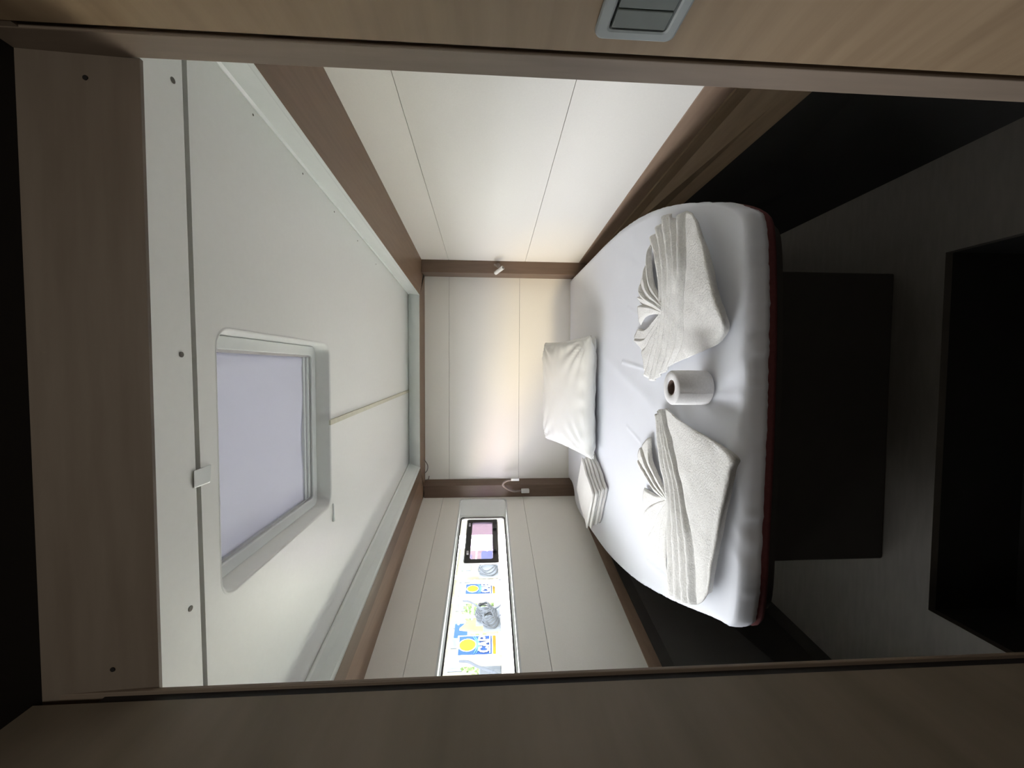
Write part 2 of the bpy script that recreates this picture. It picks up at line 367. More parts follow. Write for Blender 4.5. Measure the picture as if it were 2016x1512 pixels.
# --- white coves between ceiling and soffit, brown soffit, brown valance
cR2 = line(PZ(500, 125, ZS), PZ(828, 583, ZS))
cL2 = line(PZ(655, 1345, ZS), PZ(826, 925, ZS))
YB2 = PZ(827, 750, ZS).y
tr = empty('trim_1', (0.6, 1.6, ZS), kind='structure')
def cove(a0, a1, b0, b1, inward):      # a at the ceiling, b at the soffit edge
    a0, a1, b0, b1 = map(Vector, (a0, a1, b0, b1)); w = Vector(inward)
    n = 5; prof = [(0, 0.0), (.06, .006), (.10, .006), (.16, 0.0), (.82, 0.0), (.86, .001), (1, .001)]
    vs = []
    for (t, o) in prof:
        vs += [a0.lerp(b0, t) + w*o, a1.lerp(b1, t) + w*o]
    back = [b1 - w*.02, b0 - w*.02, a1 - w*.02, a0 - w*.02]
    fs = [(2*i, 2*i+1, 2*i+3, 2*i+2) for i in range(len(prof)-1)]
    return mesh('cove', vs, fs, M_gloss, tr)
cove((cR(f0), f0, ZC), (cR(yb), yb, ZC), (cR2(f0), f0, ZS), (cR2(YB2), YB2, ZS), (-1, 0, 0))
cove((cL(f0), f0, ZC), (cL(yb), yb, ZC), (cL2(f0), f0, ZS), (cL2(YB2), YB2, ZS), (1, 0, 0))
cove((cR(yb), yb, ZC), (cL(yb), yb, ZC), (cR2(YB2), YB2, ZS), (cL2(YB2), YB2, ZS), (0, -1, 0))
# soffit boards
def board(name, par, q, M, t=0.003, **k):
    return slab(name, q, (0, 0, t), M, par, **k)
t2 = empty('trim_2', (0.7, 1.6, ZS), kind='structure')
board('soffit_board', t2, [(cR2(f0), f0, ZS), (XR(f0), f0, ZS), (XR(DB), DB, ZS), (cR2(YB2), YB2, ZS)], M_wood)
t3 = empty('trim_3', (-1.1, 1.6, ZS), kind='structure')
board('soffit_board', t3, [(XL(f0)-.02, f0, ZS+.006), (cL2(f0)-.09, f0, ZS+.006), (cL2(YB2)-.06, YB2+.06, ZS+.006), (XL(DB)-.02, DB, ZS+.006)], M_wood)
hexa('soffit_lip', [(cL2(f0), f0, ZS), (cL2(f0)-.10, f0, ZS), (cL2(YB2)-.07, YB2+.06, ZS), (cL2(YB2), YB2, ZS),
                    (cL2(f0), f0, ZS+.003), (cL2(f0)-.10, f0, ZS+.006), (cL2(YB2)-.07, YB2+.06, ZS+.006), (cL2(YB2), YB2, ZS+.003)], M_lip, t3)
t4 = empty('trim_4', (-0.1, DB, ZS), kind='structure')
board('soffit_board', t4, [(cL2(YB2), YB2, ZS), (cR2(YB2), YB2, ZS), (0.70, DB, ZS), (-0.97, DB, ZS)], M_woodx)
# corner posts
t5 = empty('trim_5', (0.72, 2.9, -0.9), kind='structure')
box('post', 0.686, 0.80, 2.86, DB, -0.95, ZS, M_woodz, t5, bevel=0.003)
t6 = empty('trim_6', (-0.9, 2.9, -0.9), kind='structure')
prism('post', [(-0.853, DB, -.95), (-0.885, 2.935, -.95), (-1.02, 2.935, -.95), (-1.02, DB, -.95)], (0, 0, .95+ZS), M_woodz, t6, bevel=.003)
# rails at mattress height and sloping hull sides below
t7 = empty('trim_7', (0.85, 1.6, -0.8), kind='structure')
slab('rail', [(XR(D0)-.002, D0, -.662), (XR(2.87)-.002, 2.87, -.655), (XR(2.87)-.008, 2.87, -.735), (XR(D0)-.008, D0, -.765)], (0.02, 0, 0), M_rail, t7, bevel=0.003)
slab('hull_side', [(XR(D0)-.018, D0, -.762), (XR(2.9)-.018, 2.9, -.732), (0.72, 2.9, -.86), (0.785, D0, -.90)], (0.02, 0, 0), M_side, t7)
slab('shaded_hull_side', [(0.785, D0, -.90), (0.72, 2.9, -.86), (0.50, 2.9, -1.16), (0.545, D0, -1.16)], (0.02, 0, 0), M_dark, t7)  # lower hull side, its deep shade put into a near-black colour
t8 = empty('trim_8', (-1.1, 1.6, -0.8), kind='structure')
slab('rail', [(XL(D0)+.002, D0, -.662), (XL(2.87)+.002, 2.87, -.662), (XL(2.87)+.006, 2.87, -.72), (XL(D0)+.006, D0, -.72)], (-0.02, 0, 0), M_rail, t8, bevel=0.003)
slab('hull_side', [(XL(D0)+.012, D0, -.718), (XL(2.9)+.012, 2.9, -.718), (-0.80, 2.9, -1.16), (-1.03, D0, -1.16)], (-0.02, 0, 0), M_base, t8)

# --- floor: raised sole with a foot well, corridor floor
fl = empty('floor', (0, 1.5, -1.15), kind='structure')
box('sole_board', -1.3, 0.9, 0.932, 3.05, -1.17, -1.15, M_floor, fl)
box('sole_board', -1.5, -0.625, D0, 0.932, -1.17, -1.15, M_floor, fl)
box('sole_board', 0.298, 1.0, D0, 0.932, -1.17, -1.15, M_floor, fl)
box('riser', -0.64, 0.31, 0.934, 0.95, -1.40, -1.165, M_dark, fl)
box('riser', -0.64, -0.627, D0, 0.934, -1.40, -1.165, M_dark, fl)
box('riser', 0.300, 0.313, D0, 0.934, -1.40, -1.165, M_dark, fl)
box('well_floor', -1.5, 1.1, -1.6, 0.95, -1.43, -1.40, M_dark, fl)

# --- door bulkhead, frame and corridor
XA, XB = 0.327, -0.363          # opening
dw = empty('wall_front', (0, D0, -1.4), kind='structure')
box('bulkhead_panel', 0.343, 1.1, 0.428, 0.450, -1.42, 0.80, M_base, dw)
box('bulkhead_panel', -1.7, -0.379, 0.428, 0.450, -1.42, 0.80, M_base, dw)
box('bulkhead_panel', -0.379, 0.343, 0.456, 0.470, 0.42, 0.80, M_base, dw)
do = empty('door_1', (0, 0.44, -1.4), kind='structure')
M_hdr = mat('taupe_header', (0.185, 0.15, 0.118), 0.5, 'n', 9.0, col2=(0.15, 0.118, 0.09), axis=(0.6, 6, 6))
box('door_jamb', XA, 0.347, 0.4195, 0.452, -1.40, 0.60, M_frame, do, bevel=.0012)
box('door_jamb', -0.383, XB, 0.447, 0.452, -1.40, 0.60, M_frame, do, bevel=.001)
hexa('door_header', [(-0.41, .453, .372), (XA+.001, .453, .372), (XA+.001, .446, .489), (-0.41, .446, .489),
                     (-0.41, .457, .372), (XA+.001, .457, .372), (XA+.001, .470, .560), (-0.41, .470, .560)], M_hdr, do)
box('rubber_seal', 0.3325, 0.347, 0.412, 0.4195, -1.4, 0.455, M_black, do)
box('jamb_cap', 0.3275, 0.347, 0.412, 0.4195, 0.455, 0.62, M_frame, do)
box('rubber_seal', -0.383, -0.3675, 0.437, 0.447, -1.4, 0.425, M_black, do)
for p in ((168, 153), (222, 1318)):
    c_ = PY(p[0], p[1], 0.448)
    disc('screw_hole', PY(p[0], p[1], .453 - (c_.z-.372)*.0598 - .0004), (0, -1, 0), 0.0026, 0.0006, M_black, do)
cr = empty('wall_corridor_right', (0.35, -0.5, -1.4), kind='structure')
box('corridor_panel', 0.327, 0.353, -1.6, 0.412, -1.42, 0.60, M_side, cr)
cl_ = empty('wall_corridor_left', (-0.36, -0.5, -1.4), kind='structure')
box('corridor_panel', -0.392, -0.366, -1.6, 0.437, -1.42, 0.60, M_left, cl_)
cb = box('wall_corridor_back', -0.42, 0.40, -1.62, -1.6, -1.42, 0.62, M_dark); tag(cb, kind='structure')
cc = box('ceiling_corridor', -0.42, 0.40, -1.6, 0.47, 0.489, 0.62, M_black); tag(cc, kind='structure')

# ================================================================= THINGS
# --- switch plate on the corridor wall
sw = empty('switch_plate', (0.325, 0.345, -0.18), 'grey double rocker switch plate on the oak corridor wall by the doorway', 'switch')
Y, Z = Vector((0, 1, 0)), Vector((0, 0, 1))
sc_ = Vector((0.327, 0.333, -0.139))
ring('bezel', rrect(sc_, Y, Z, .054, .039, .008), rrect(sc_ + Vector((-.0, .0, 0)), Y, Z, .042, .027, .004), (-0.008, 0, 0), M_grey, sw, bevel=.003)
prism('back_box', rrect(sc_, Y, Z, .043, .028, .004), (-0.002, 0, 0), M_black, sw)
for k in range(4):
    c = sc_ + Vector((-.002, .0305 - k*.0203, 0))
    prism('rocker', rrect(c, Y, Z, .0094, .0255, .001, 2), (-0.006, 0, 0), M_dgrey, sw, bevel=.0015)

# --- bed: base, platform, mattress, sheet
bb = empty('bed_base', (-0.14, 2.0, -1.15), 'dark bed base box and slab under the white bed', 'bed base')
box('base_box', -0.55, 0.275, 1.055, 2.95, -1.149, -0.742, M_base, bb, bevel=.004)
MZ = -0.62
Redge = [PZ(x, y, MZ-.03) for x, y in ((1490, 425), (1440, 401), (1400, 399), (1340, 403), (1290, 417), (1240, 446), (1200, 482), (1165, 518))]
Ledge = [PZ(x, y, MZ-.03) + Vector((.014, 0, 0)) for x, y in ((1463, 1236), (1425, 1226), (1370, 1206), (1300, 1172), (1250, 1140), (1200, 1090), (1165, 1037), (1140, 1000))]
foot_y = 0.975
def outline(ins=0.0, n=220):
    pts = []
    R = [Vector((p.x, p.y, 0)) for p in Redge[1:]] + [Vector((0.672, 2.80, 0)), Vector((0.668, 2.985, 0))]
    Lp = [Vector((p.x, p.y, 0)) for p in Ledge[1:]] + [Vector((-0.845, 2.80, 0)), Vector((-0.842, 2.985, 0))]
    foot = [PZ(x, y, -.67) for x, y in ((1474, 1238), (1488, 1215), (1496, 1050), (1505, 850), (1510, 650), (1508, 450), (1496, 415))]
    for q in foot: q.z = 0
    cur = list(reversed(Lp)) + foot + R
    for _ in range(3):
        nw = [cur[0]]
        for a, b in zip(cur, cur[1:]): nw += [a.lerp(b, .25), a.lerp(b, .75)]
        cur = nw + [cur[-1]]
    ln = [0]
    for a, b in zip(cur, cur[1:]): ln.append(ln[-1]+(b-a).length)
    rs = []; k = 0
    for i in range(n):
        t = ln[-1]*i/(n-1)
        while k < len(ln)-2 and ln[k+1] < t: k += 1
        f = (t-ln[k])/max(1e-9, ln[k+1]-ln[k]); rs.append(cur[k].lerp(cur[k+1], f))
    cur = rs
    back = [cur[-1].lerp(cur[0], k/30) for k in range(1, 30)]
    cur = cur + back
    if ins:
        cen = Vector((-.10, 1.9, 0))
        cur = [p + (cen-p).normalized()*ins for p in cur]
    return cur
def lift(L, z): return [Vector((p.x, p.y, z)) for p in L]
plat = lift(outline(0.04), -0.742)
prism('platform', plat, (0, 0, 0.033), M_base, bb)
mo = [lift(outline(.02), -0.708), lift(outline(.004), -0.700), lift(outline(-.001), -0.688), lift(outline(.008), -.676), lift(outline(.02), -.655)]
n_ = len(mo[0]); vs = [v for L in mo for v in L]
fs = [(i*n_+j, i*n_+(j+1) % n_, (i+1)*n_+(j+1) % n_, (i+1)*n_+j) for i in range(4) for j in range(n_)] + [tuple(range(n_)), tuple(range(4*n_, 5*n_))]
tag(mesh('mattress', vs, fs, M_red, smooth=True), 'dark red mattress showing below the white sheet at the bed foot', 'mattress')
# fitted sheet: concentric rings with wrinkles
def nz(x, y, s, o=0): return noise.noise(Vector((x*s+o, y*s-o, o*.7)))
creases = []                                # (start, end, amplitude, width) soft creases on the top
for (p, q, a, w) in (((1288, 640), (1235, 606), .0025, .006), ((1300, 735), (1225, 712), .003, .006), ((1290, 800), (1180, 690), .0025, .03),
                     ((1262, 870), (1235, 840), .002, .008), ((1465, 775), (1380, 783), .003, .012), ((1440, 735), (1462, 700), .003, .015),
                     ((1325, 1148), (1275, 1105), .0025, .006), ((1420, 1060), (1470, 1105), .004, .02), ((1425, 1010), (1470, 1060), .004, .018), ((1440, 860), (1462, 960), .006, .02),
                     ((1445, 880), (1490, 800), .010, .022), ((1500, 880), (1445, 860), -.006, .018)):
    creases.append((PZ(p[0], p[1], MZ), PZ(q[0], q[1], MZ), a, w))
def ztop(x, y):
    z = MZ + 0.004*nz(x, y, 2.3, 3) + 0.0015*nz(x, y, 9, 5)
    for (a, b, am, w) in creases:
        d = Vector((b.x-a.x, b.y-a.y)); L = d.length; t = ((x-a.x)*d.x+(y-a.y)*d.y)/L/L
        tt = min(1, max(0, t)); px_, py_ = a.x+d.x*tt, a.y+d.y*tt
        r = math.hypot(x-px_, y-py_)
        z += am*math.exp(-(r/w)**2)
    return z
base_o = outline(0.0, 520); n_ = len(base_o)
ins30 = outline(.030, 520); ins12 = outline(.010, 520); ins45 = outline(.05, 520)
cen = Vector((-.10, 1.9, 0)); loops = []
def ruff(i, amp):            # gathers on the hanging edge
    p = base_o[i]; u = i*0.055
    return amp*(.8*nz(p.x, p.y, 18, 2) + .9*nz(p.x, p.y, 75, 9))
foot_w = [1.0 if (p.y < 1.25) else .3 for p in base_o]
loops.append([Vector((p.x, p.y, -.682 + .004*nz(p.x, p.y, 14, 4))) for p in ins12])
loops.append([p + (p-cen).normalized()*ruff(i, .0045)*foot_w[i] + Vector((0, 0, -.677)) for i, p in enumerate(base_o)])
loops.append([p + (p-cen).normalized()*(ruff(i, .0045)*foot_w[i]+.003) + Vector((0, 0, -.662)) for i, p in enumerate(base_o)])
loops.append([p + (p-cen).normalized()*(ruff(i, .0045)*foot_w[i]+.002) + Vector((0, 0, -.645)) for i, p in enumerate(base_o)])
loops.append([p + (p-cen).normalized()*ruff(i, .002) + Vector((0, 0, -.630)) for i, p in enumerate(base_o)])
ins5 = outline(.006, 520)
loops.append([Vector((p.x, p.y, -.6235)) for p in ins5])
loops.append([Vector((p.x, p.y, ztop(p.x, p.y)-.001)) for p in ins12])
loops.append([Vector((p.x, p.y, ztop(p.x, p.y))) for p in ins30])
NR = 90
for k in range(NR+1):
    s = 1 - k/NR*0.985
    loops.append([Vector((cen.x+(p.x-cen.x)*s, cen.y+(p.y-cen.y)*s, 0)) for p in ins45])
    loops[-1] = [Vector((p.x, p.y, ztop(p.x, p.y))) for p in loops[-1]]
vs = [v for L in loops for v in L]
fs = [(i*n_+j, i*n_+(j+1) % n_, (i+1)*n_+(j+1) % n_, (i+1)*n_+j) for i in range(len(loops)-1) for j in range(n_)] + [tuple(range((len(loops)-1)*n_, len(loops)*n_))]
tag(mesh('fitted_sheet', vs, fs, M_sheet, smooth=True), 'white fitted sheet with gathered foot edge stretched over the mattress', 'sheet')

# --- pillows
def pillow(name, c, u, v, n, hu_, hv_, th, label, seed, M=M_pil, pinch=.10):
    c, u, v, n = map(Vector, (c, u, v, n)); u.normalize(); v.normalize(); n.normalize()
    N = 44; vs = []; fs = []; idx = {}
    for s in (1, -1):
        for i in range(N+1):
            for j in range(N+1):
                a = i/N*2-1; b = j/N*2-1
                edge = (i in (0, N)) or (j in (0, N))
                if s < 0 and edge: idx[(s, i, j)] = idx[(1, i, j)]; continue
                ea = 1-pinch*(1-b*b)*0.35*abs(a)**3; eb = 1-pinch*(1-a*a)*0.35*abs(b)**3
                h = th*(max(0, 1-a**4)**.45*max(0, 1-b**4)**.45)
                rr = math.hypot(a, b)
                w = 0.0
                for (ca, cb, k_) in ((1, 1, 1), (-1, 1, 2), (1, -1, 3), (-1, -1, 4)):
                    dx, dy = a-ca, b-cb; dd = math.hypot(dx, dy); an = math.atan2(dy, dx)
                    w += .010*math.exp(-(dd/.6)**2)*math.sin(an*16+seed*k_)*min(1, dd*4)
                w += .0028*math.exp(-((1-abs(b))/.22)**2)*math.sin(a*19+seed+3*nz(a, b, 2, seed))
                w += .0045*math.exp(-((1-abs(a))/.22)**2)*math.sin(b*22+seed*2)
                w += .004*nz(a, b, 2.2, seed)
                if edge: w = 0.003*nz(a, b, 6, seed+2)
                p = c + u*(a*ea*hu_) + v*(b*eb*hv_) + n*(s*(h+(w if not edge else 0)) + (w if edge else 0))
                idx[(s, i, j)] = len(vs); vs.append(p)
    for s in (1, -1):
        for i in range(N):
            for j in range(N): fs.append((idx[s, i, j], idx[s, i+1, j], idx[s, i+1, j+1], idx[s, i, j+1]))
    o = mesh(name, vs, fs, M, smooth=True); tag(o, label, 'pillow')
    return o, idx
A = PY(1070, 674, 2.72); B = PY(1073, 864, 2.72); C = PZ(1162, 686, MZ+.075); D = PZ(1159, 880, MZ+.075)
c = (A+B+C+D)/4; u = (A+C-B-D); v = (A+B-C-D); nrm = u.cross(v); nrm = nrm if nrm.z > 0 else -nrm
u = u.normalized(); v = (v - u*v.dot(u)); v.normalize()
pillow('pillow', c - nrm.normalized()*.012, u, v, nrm, .338, ((A-C).length+(B-D).length)/4, .058, 'white creased pillow leaning up at the head of the bed', 1.7)
pillow('pillow', (-.163, 2.37, MZ+.034), (1, .0, 0), (0, 1, 0), (0, 0, 1), .345, .235, .024, 'thin white pillow lying flat underneath the leaning pillow, one corner showing', 4.1)

# --- stack of folded linen
stk = [PZ(1173, 892, MZ), PZ(1199, 964, MZ), PZ(1184, 1034, MZ)]
ux = Vector((stk[1]-stk[0])); ux.z = 0; Lu = ux.length; ux.normalize()
uy = Vector((stk[2]-stk[1])); uy.z = 0; uy = uy - ux*uy.dot(ux); Lv = (stk[2]-stk[1]).length; uy.normalize()
z = MZ+.004
words = ['bottom', 'second from the bottom', 'middle', 'second from the top', 'topmost']
for k in range(5):
    t = (.017, .016, .014, .013, .012)[k]
    o0 = stk[0] + uy*(.010*k) + ux*(.004*k if k % 2 else .0)
    # folded cloth: a profile of rounded bights extruded along ux
    sec = []
    rr = t/2; wv = Lv*.93
    for q in range(9):
        an = math.pi/2 + math.pi*q/8; sec.append((rr*math.cos(an)*1.1, rr+rr*math.sin(an)))
    for q in range(9):
        an = -math.pi/2 + math.pi*q/8; sec.append((wv-rr+rr*math.cos(an), rr+rr*math.sin(an)))
    NN = 26; vs = []
    for i in range(NN+1):
        f = i/NN; ee = min(f, 1-f)*Lu
        sh = 1 if ee > .012 else .80+.20*math.sqrt(max(0, ee/.012))
        for (a, b) in sec:
            wob = .0016*nz(f*3, a*8, 2.4, k*3+1) + .0012*math.sin(f*9+k)
            p = o0 + ux*(Lu*f) + uy*(a+wob*2.0) + Vector((0, 0, 0)); p = Vector((p.x, p.y, z + rr + (b-rr)*sh + wob))
            vs.append(p)
    ns = len(sec)
    fs = [(i*ns+j, i*ns+(j+1) % ns, (i+1)*ns+(j+1) % ns, (i+1)*ns+j) for i in range(NN) for j in range(ns)] + [tuple(range(ns)), tuple(range(NN*ns, (NN+1)*ns))]
    o = mesh('folded_towel', vs, fs, M_fold, smooth=True)
    tag(o, 'white folded towel beside the pillows, %s of its stack' % words[k], 'towel', 'folded towels stacked by the pillows')
    # inner fold seen at the end
    e0 = o0 + ux*(Lu+.0006)
    tube('fold_edge', bez([Vector((e0.x, e0.y, z+rr)) + uy*(Lv*.10), Vector((e0.x, e0.y, z+rr*1.15)) + uy*(Lv*.5), Vector((e0.x, e0.y, z+rr)) + uy*(Lv*.88)], 12), .0022, M_fold, o, n=6)
    z += t+.0015

# --- toilet roll standing on the bed
tc = PZ(1321, 763, MZ+.104); tc.z = MZ+.004
tr_ = empty('toilet_roll', tc, 'white toilet roll standing upright between the two fanned towels', 'toilet roll')
prof = [(.021, .0), (.046, .0), (.0485, .003), (.049, .05), (.0485, .097), (.046, .100), (.024, .1005), (.0215, .0985), (.0212, .05)]
N = 48; vs = [tc + Vector((r*math.cos(2*math.pi*j/N), r*math.sin(2*math.pi*j/N), h)) for (r, h) in prof for j in range(N)]
fs = [(i*N+j, i*N+(j+1) % N, (i+1) % len(prof)*N+(j+1) % N, (i+1) % len(prof)*N+j) for i in range(len(prof)) for j in range(N)]
mesh('paper', vs, fs, M_paper, tr_, smooth=True)
prof = [(.0195, .001), (.0208, .001), (.0208, .0995), (.0195, .0995)]
vs = [tc + Vector((r*math.cos(2*math.pi*j/N), r*math.sin(2*math.pi*j/N), h)) for (r, h) in prof for j in range(N)]
fs = [(i*N+j, i*N+(j+1) % N, (i+1) % 4*N+(j+1) % N, (i+1) % 4*N+j) for i in range(4) for j in range(N)]
mesh('cardboard_tube', vs, fs, M_card, tr_, smooth=True)
sheet = [tc + Vector((.0495*math.cos(a), .0495*math.sin(a), h)) for h in (.004, .099) for a in [math.radians(-150+4*k) for k in range(12)]]
mesh('loose_end', sheet, [(k, k+1, 13+k, 12+k) for k in range(11)], M_paper, tr_, solid=.0006)

# --- fanned towels: sheets of pleats running through a pinched waist
def fan(name, label, sheets):
    """sheets: list of strips; each strip = list of curves; a curve = list of (px, py, height above the bed)"""
    vs = []; fs = []
    for (curves, zig, nu, *mode) in sheets:
        cs = [bez([PZ(x, y, MZ+.006+h) for (x, y, h) in c_], nu) for c_ in curves]
        dense = []
        sub = 16
        for j in range(nu):
            row = bez([c_[j] for c_ in cs], (len(cs)-1)*sub+1)
            dense.append(row)
        b0 = len(vs); m_ = len(dense[0])
        for j in range(nu):
            f = j/(nu-1)
            for i, p in enumerate(dense[j]):
                ph = i/sub
                amp = zig(f, ph/(len(cs)-1))
                fr = (ph + 1e-6) % 1.0
                if mode: saw = (.5-.5*math.cos(2*math.pi*fr))**.8
                else: saw = fr/.12 if fr < .12 else (1-.45*(fr-.12)/.68 if fr < .80 else .55*(1-fr)/.20)
                z_ = p.z + amp*saw + .0022*nz(p.x, p.y, 30, 2) + .0030*nz(p.x, p.y, 11, 6)
                vs.append(Vector((p.x, p.y, max(z_, MZ+.0085))))
        for j in range(nu-1):
            for i in range(m_-1): fs.append((b0+j*m_+i, b0+j*m_+i+1, b0+(j+1)*m_+i+1, b0+(j+1)*m_+i))
    o = mesh(name, vs, fs, M_towel, smooth=True, solid=.0045)
    return tag(o, label, 'towel')
pz = lambda f, g: .020*(1-.35*f)*(.55+.45*min(1, abs(f-.6)*2.5))
flat = lambda f, g: 0.0
# towel near the starboard side (top of the picture)
fan('fanned_towel', 'white terry towel folded into a fan, nearer the wall without windows', [
    ([[(1286, 476, .004), (1297, 520, .010), (1302, 600, .012), (1290, 670, .006), (1270, 735, .002)],
      [(1296, 458, .010), (1306, 520, .020), (1306, 600, .018), (1297, 680, .008), (1281, 745, .003)],
      [(1308, 438, .014), (1318, 520, .026), (1313, 600, .024), (1304, 680, .010), (1290, 750, .004)],
      [(1322, 421, .020), (1330, 520, .034), (1321, 600, .028), (1316, 680, .012), (1300, 742, .005)],
      [(1338, 432, .018), (1340, 520, .038), (1332, 600, .032), (1330, 680, .014), (1313, 731, .006)],
      [(1353, 415, .024), (1352, 510, .040), (1346, 600, .036), (1346, 670, .018), (1327, 716, .006)]], pz, 60, 1),
    ([[(1353, 415, .030), (1352, 510, .046), (1346, 600, .040), (1346, 670, .020), (1327, 716, .006)],
      [(1360, 418, .036), (1366, 510, .050), (1366, 600, .048), (1364, 665, .026), (1350, 706, .007)],
      [(1366, 424, .040), (1380, 510, .052), (1390, 600, .052), (1394, 655, .034), (1378, 694, .008)],
      [(1372, 434, .036), (1392, 510, .046), (1410, 590, .048), (1422, 640, .040), (1408, 680, .012)],
      [(1375, 440, .006), (1398, 512, .006), (1418, 590, .006), (1434, 640, .006), (1424, 668, .004)]], flat, 60),
    ([[(1306, 600, .022), (1290, 560, .016), (1283, 500, .006), (1284, 474, .004)],
      [(1305, 604, .024), (1285, 575, .018), (1276, 535, .008), (1278, 510, .004)],
      [(1304, 608, .024), (1280, 588, .018), (1266, 570, .010), (1262, 555, .005)],
      [(1303, 612, .024), (1282, 602, .018), (1266, 592, .010), (1259, 578, .006)]], lambda f, g: .026*(1-f)*f*3, 30),
    ([[(1303, 606, .026), (1285, 585, .020), (1272, 576, .012), (1266, 572, .008)],
      [(1303, 610, .028), (1285, 594, .024), (1272, 588, .016), (1264, 584, .010)],
      [(1303, 614, .026), (1285, 606, .022), (1272, 602, .014), (1266, 600, .008)],
      [(1303, 618, .022), (1286, 618, .018), (1272, 624, .010), (1262, 640, .004)]], lambda f, g: .020*f, 24),
    ([[(1303, 614, .022), (1290, 630, .014), (1274, 648, .008), (1259, 647, .003)],
      [(1304, 618, .022), (1290, 642, .012), (1270, 668, .007), (1250, 668, .003)],
      [(1305, 624, .020), (1290, 655, .010), (1276, 680, .006), (1265, 690, .003)],
      [(1307, 630, .018), (1292, 670, .008), (1280, 710, .006), (1270, 730, .003)]], lambda f, g: .022*f*(1.2-f), 30),
])
# towel on the port side (bottom of the picture)
fan('fanned_towel', 'white terry towel folded into a fan, nearer the long window', [
    ([[(1296, 820, .006), (1300, 900, .012), (1316, 985, .014), (1318, 1070, .012), (1322, 1165, .004)],
      [(1300, 812, .010), (1310, 900, .018), (1324, 985, .022), (1328, 1070, .020), (1334, 1175, .010)],
      [(1303, 808, .012), (1318, 900, .022), (1333, 985, .028), (1340, 1070, .028), (1348, 1182, .014)],
      [(1306, 806, .014), (1325, 900, .026), (1342, 985, .032), (1352, 1070, .034), (1362, 1188, .018)],
      [(1309, 806, .016), (1332, 900, .028), (1350, 985, .036), (1366, 1070, .038), (1373, 1190, .022)]], lambda f, g: .019*(.6+.6*abs(f-.35)), 60, 1),
    ([[(1309, 804, .022), (1332, 900, .036), (1350, 985, .042), (1366, 1070, .042), (1373, 1190, .026)],
      [(1313, 805, .026), (1350, 895, .042), (1370, 975, .046), (1378, 1060, .044), (1380, 1186, .028)],
      [(1320, 812, .030), (1375, 880, .046), (1392, 960, .048), (1390, 1050, .046), (1386, 1180, .030)],
      [(1330, 822, .034), (1405, 880, .046), (1415, 950, .048), (1402, 1045, .044), (1390, 1174, .030)],
      [(1340, 832, .030), (1432, 888, .042), (1434, 935, .044), (1414, 1040, .040), (1394, 1168, .028)],
      [(1346, 838, .006), (1444, 894, .006), (1446, 930, .006), (1424, 1040, .006), (1400, 1165, .006)]], flat, 60),
    ([[(1316, 985, .026), (1300, 940, .018), (1285, 905, .010), (1282, 860, .005)],
      [(1314, 985, .026), (1296, 950, .018), (1276, 910, .010), (1264, 880, .005)],
      [(1312, 985, .024), (1290, 955, .018), (1272, 925, .010), (1257, 905, .005)],
      [(1312, 985, .022), (1290, 965, .014), (1278, 945, .010), (1265, 932, .004)]], lambda f, g: .022*f*(1.15-f)*2, 36),
    ([[(1312, 980, .020), (1296, 976, .014), (1282, 968, .008), (1270, 960, .004)],
      [(1312, 984, .022), (1296, 990, .014), (1282, 996, .010), (1270, 1006, .004)],
      [(1313, 988, .022), (1300, 1010, .014), (1288, 1040, .008), (1278, 1052, .003)],
      [(1314, 992, .022), (1306, 1030, .014), (1300, 1075, .008), (1296, 1100, .003)],
      [(1316, 996, .022), (1312, 1050, .014), (1313, 1110, .008), (1316, 1135, .003)]], lambda f, g: .020*f*(1.3-f), 36),
])

# --- reading lamps on the posts, small hook
def rl(name, label, pts, base, head, hd):
    e = empty(name, base, label, 'lamp')
    disc('mount', base, (0, -1, 0), .016, .008, M_hose, e, 16)
    tube('gooseneck', bez(pts, 24), .0055, M_hose, e, n=8)
    h0 = Vector(head); hd = Vector(hd)
    tube('lamp_head', [h0, h0+hd*.15, h0+hd*.9, h0+hd], lambda t: .0135, M_wplas, e, n=14)
    disc('bulb_face', h0+hd*1.001, hd, .009, .0015, M_seam, e, 14)
rl('reading_lamp', 'small white reading lamp on the brown post nearest the wall without windows', [(0.742, 2.858, -.065), (0.735, 2.81, -.04), (0.718, 2.78, -.05), (0.712, 2.77, -.062)], (0.742, 2.859, -.065),
   PY(975, 538, 2.77), PY(990, 527, 2.72) - PY(975, 538, 2.77))
e = empty('reading_lamp', (-0.86, 2.86, -.26), 'reading lamp with curved grey neck and white ends on the window side post', 'lamp')
pp = [PY(1028, 966, 2.915), PY(1012, 967, 2.90), PY(998, 962, 2.88), PY(990, 954, 2.87), PY(997, 947, 2.87), PY(1010, 944, 2.87)]
tube('gooseneck', bez(pp, 26), .008, M_hose, e, n=8)
q = PY(1034, 966, 2.92); box('lamp_mount', q.x-.014, q.x+.014, q.y-.02, 2.9345, q.z-.03, q.z+.03, M_wplas, e, bevel=.004)
q = PY(1014, 944, 2.87); box('lamp_head', q.x-.008, q.x+.008, q.y-.012, q.y+.012, q.z-.03, q.z+.03, M_wplas, e, bevel=.003)
hk = empty('cable_hook', (-0.80, 2.88, .46), 'tiny brown hooked cable end at the ceiling corner by the window', 'hook')
tube('wire', bez([PY(836, 906, 2.9), PY(842, 916, 2.88), PY(841, 926, 2.88), PY(836, 932, 2.9)], 14), .0035, M_hose, hk, n=6)
tube('wire', bez([PY(836, 945, 2.86), PY(843, 944, 2.84), PY(845, 937, 2.84)], 10), .0035, M_hose, hk, n=6)

box('sky_blocker', -1.15, 2.6, -2.6, 0.40, 0.80, 1.9, M_gloss, ce)  # unseen block added to keep some skylight off the quay signs

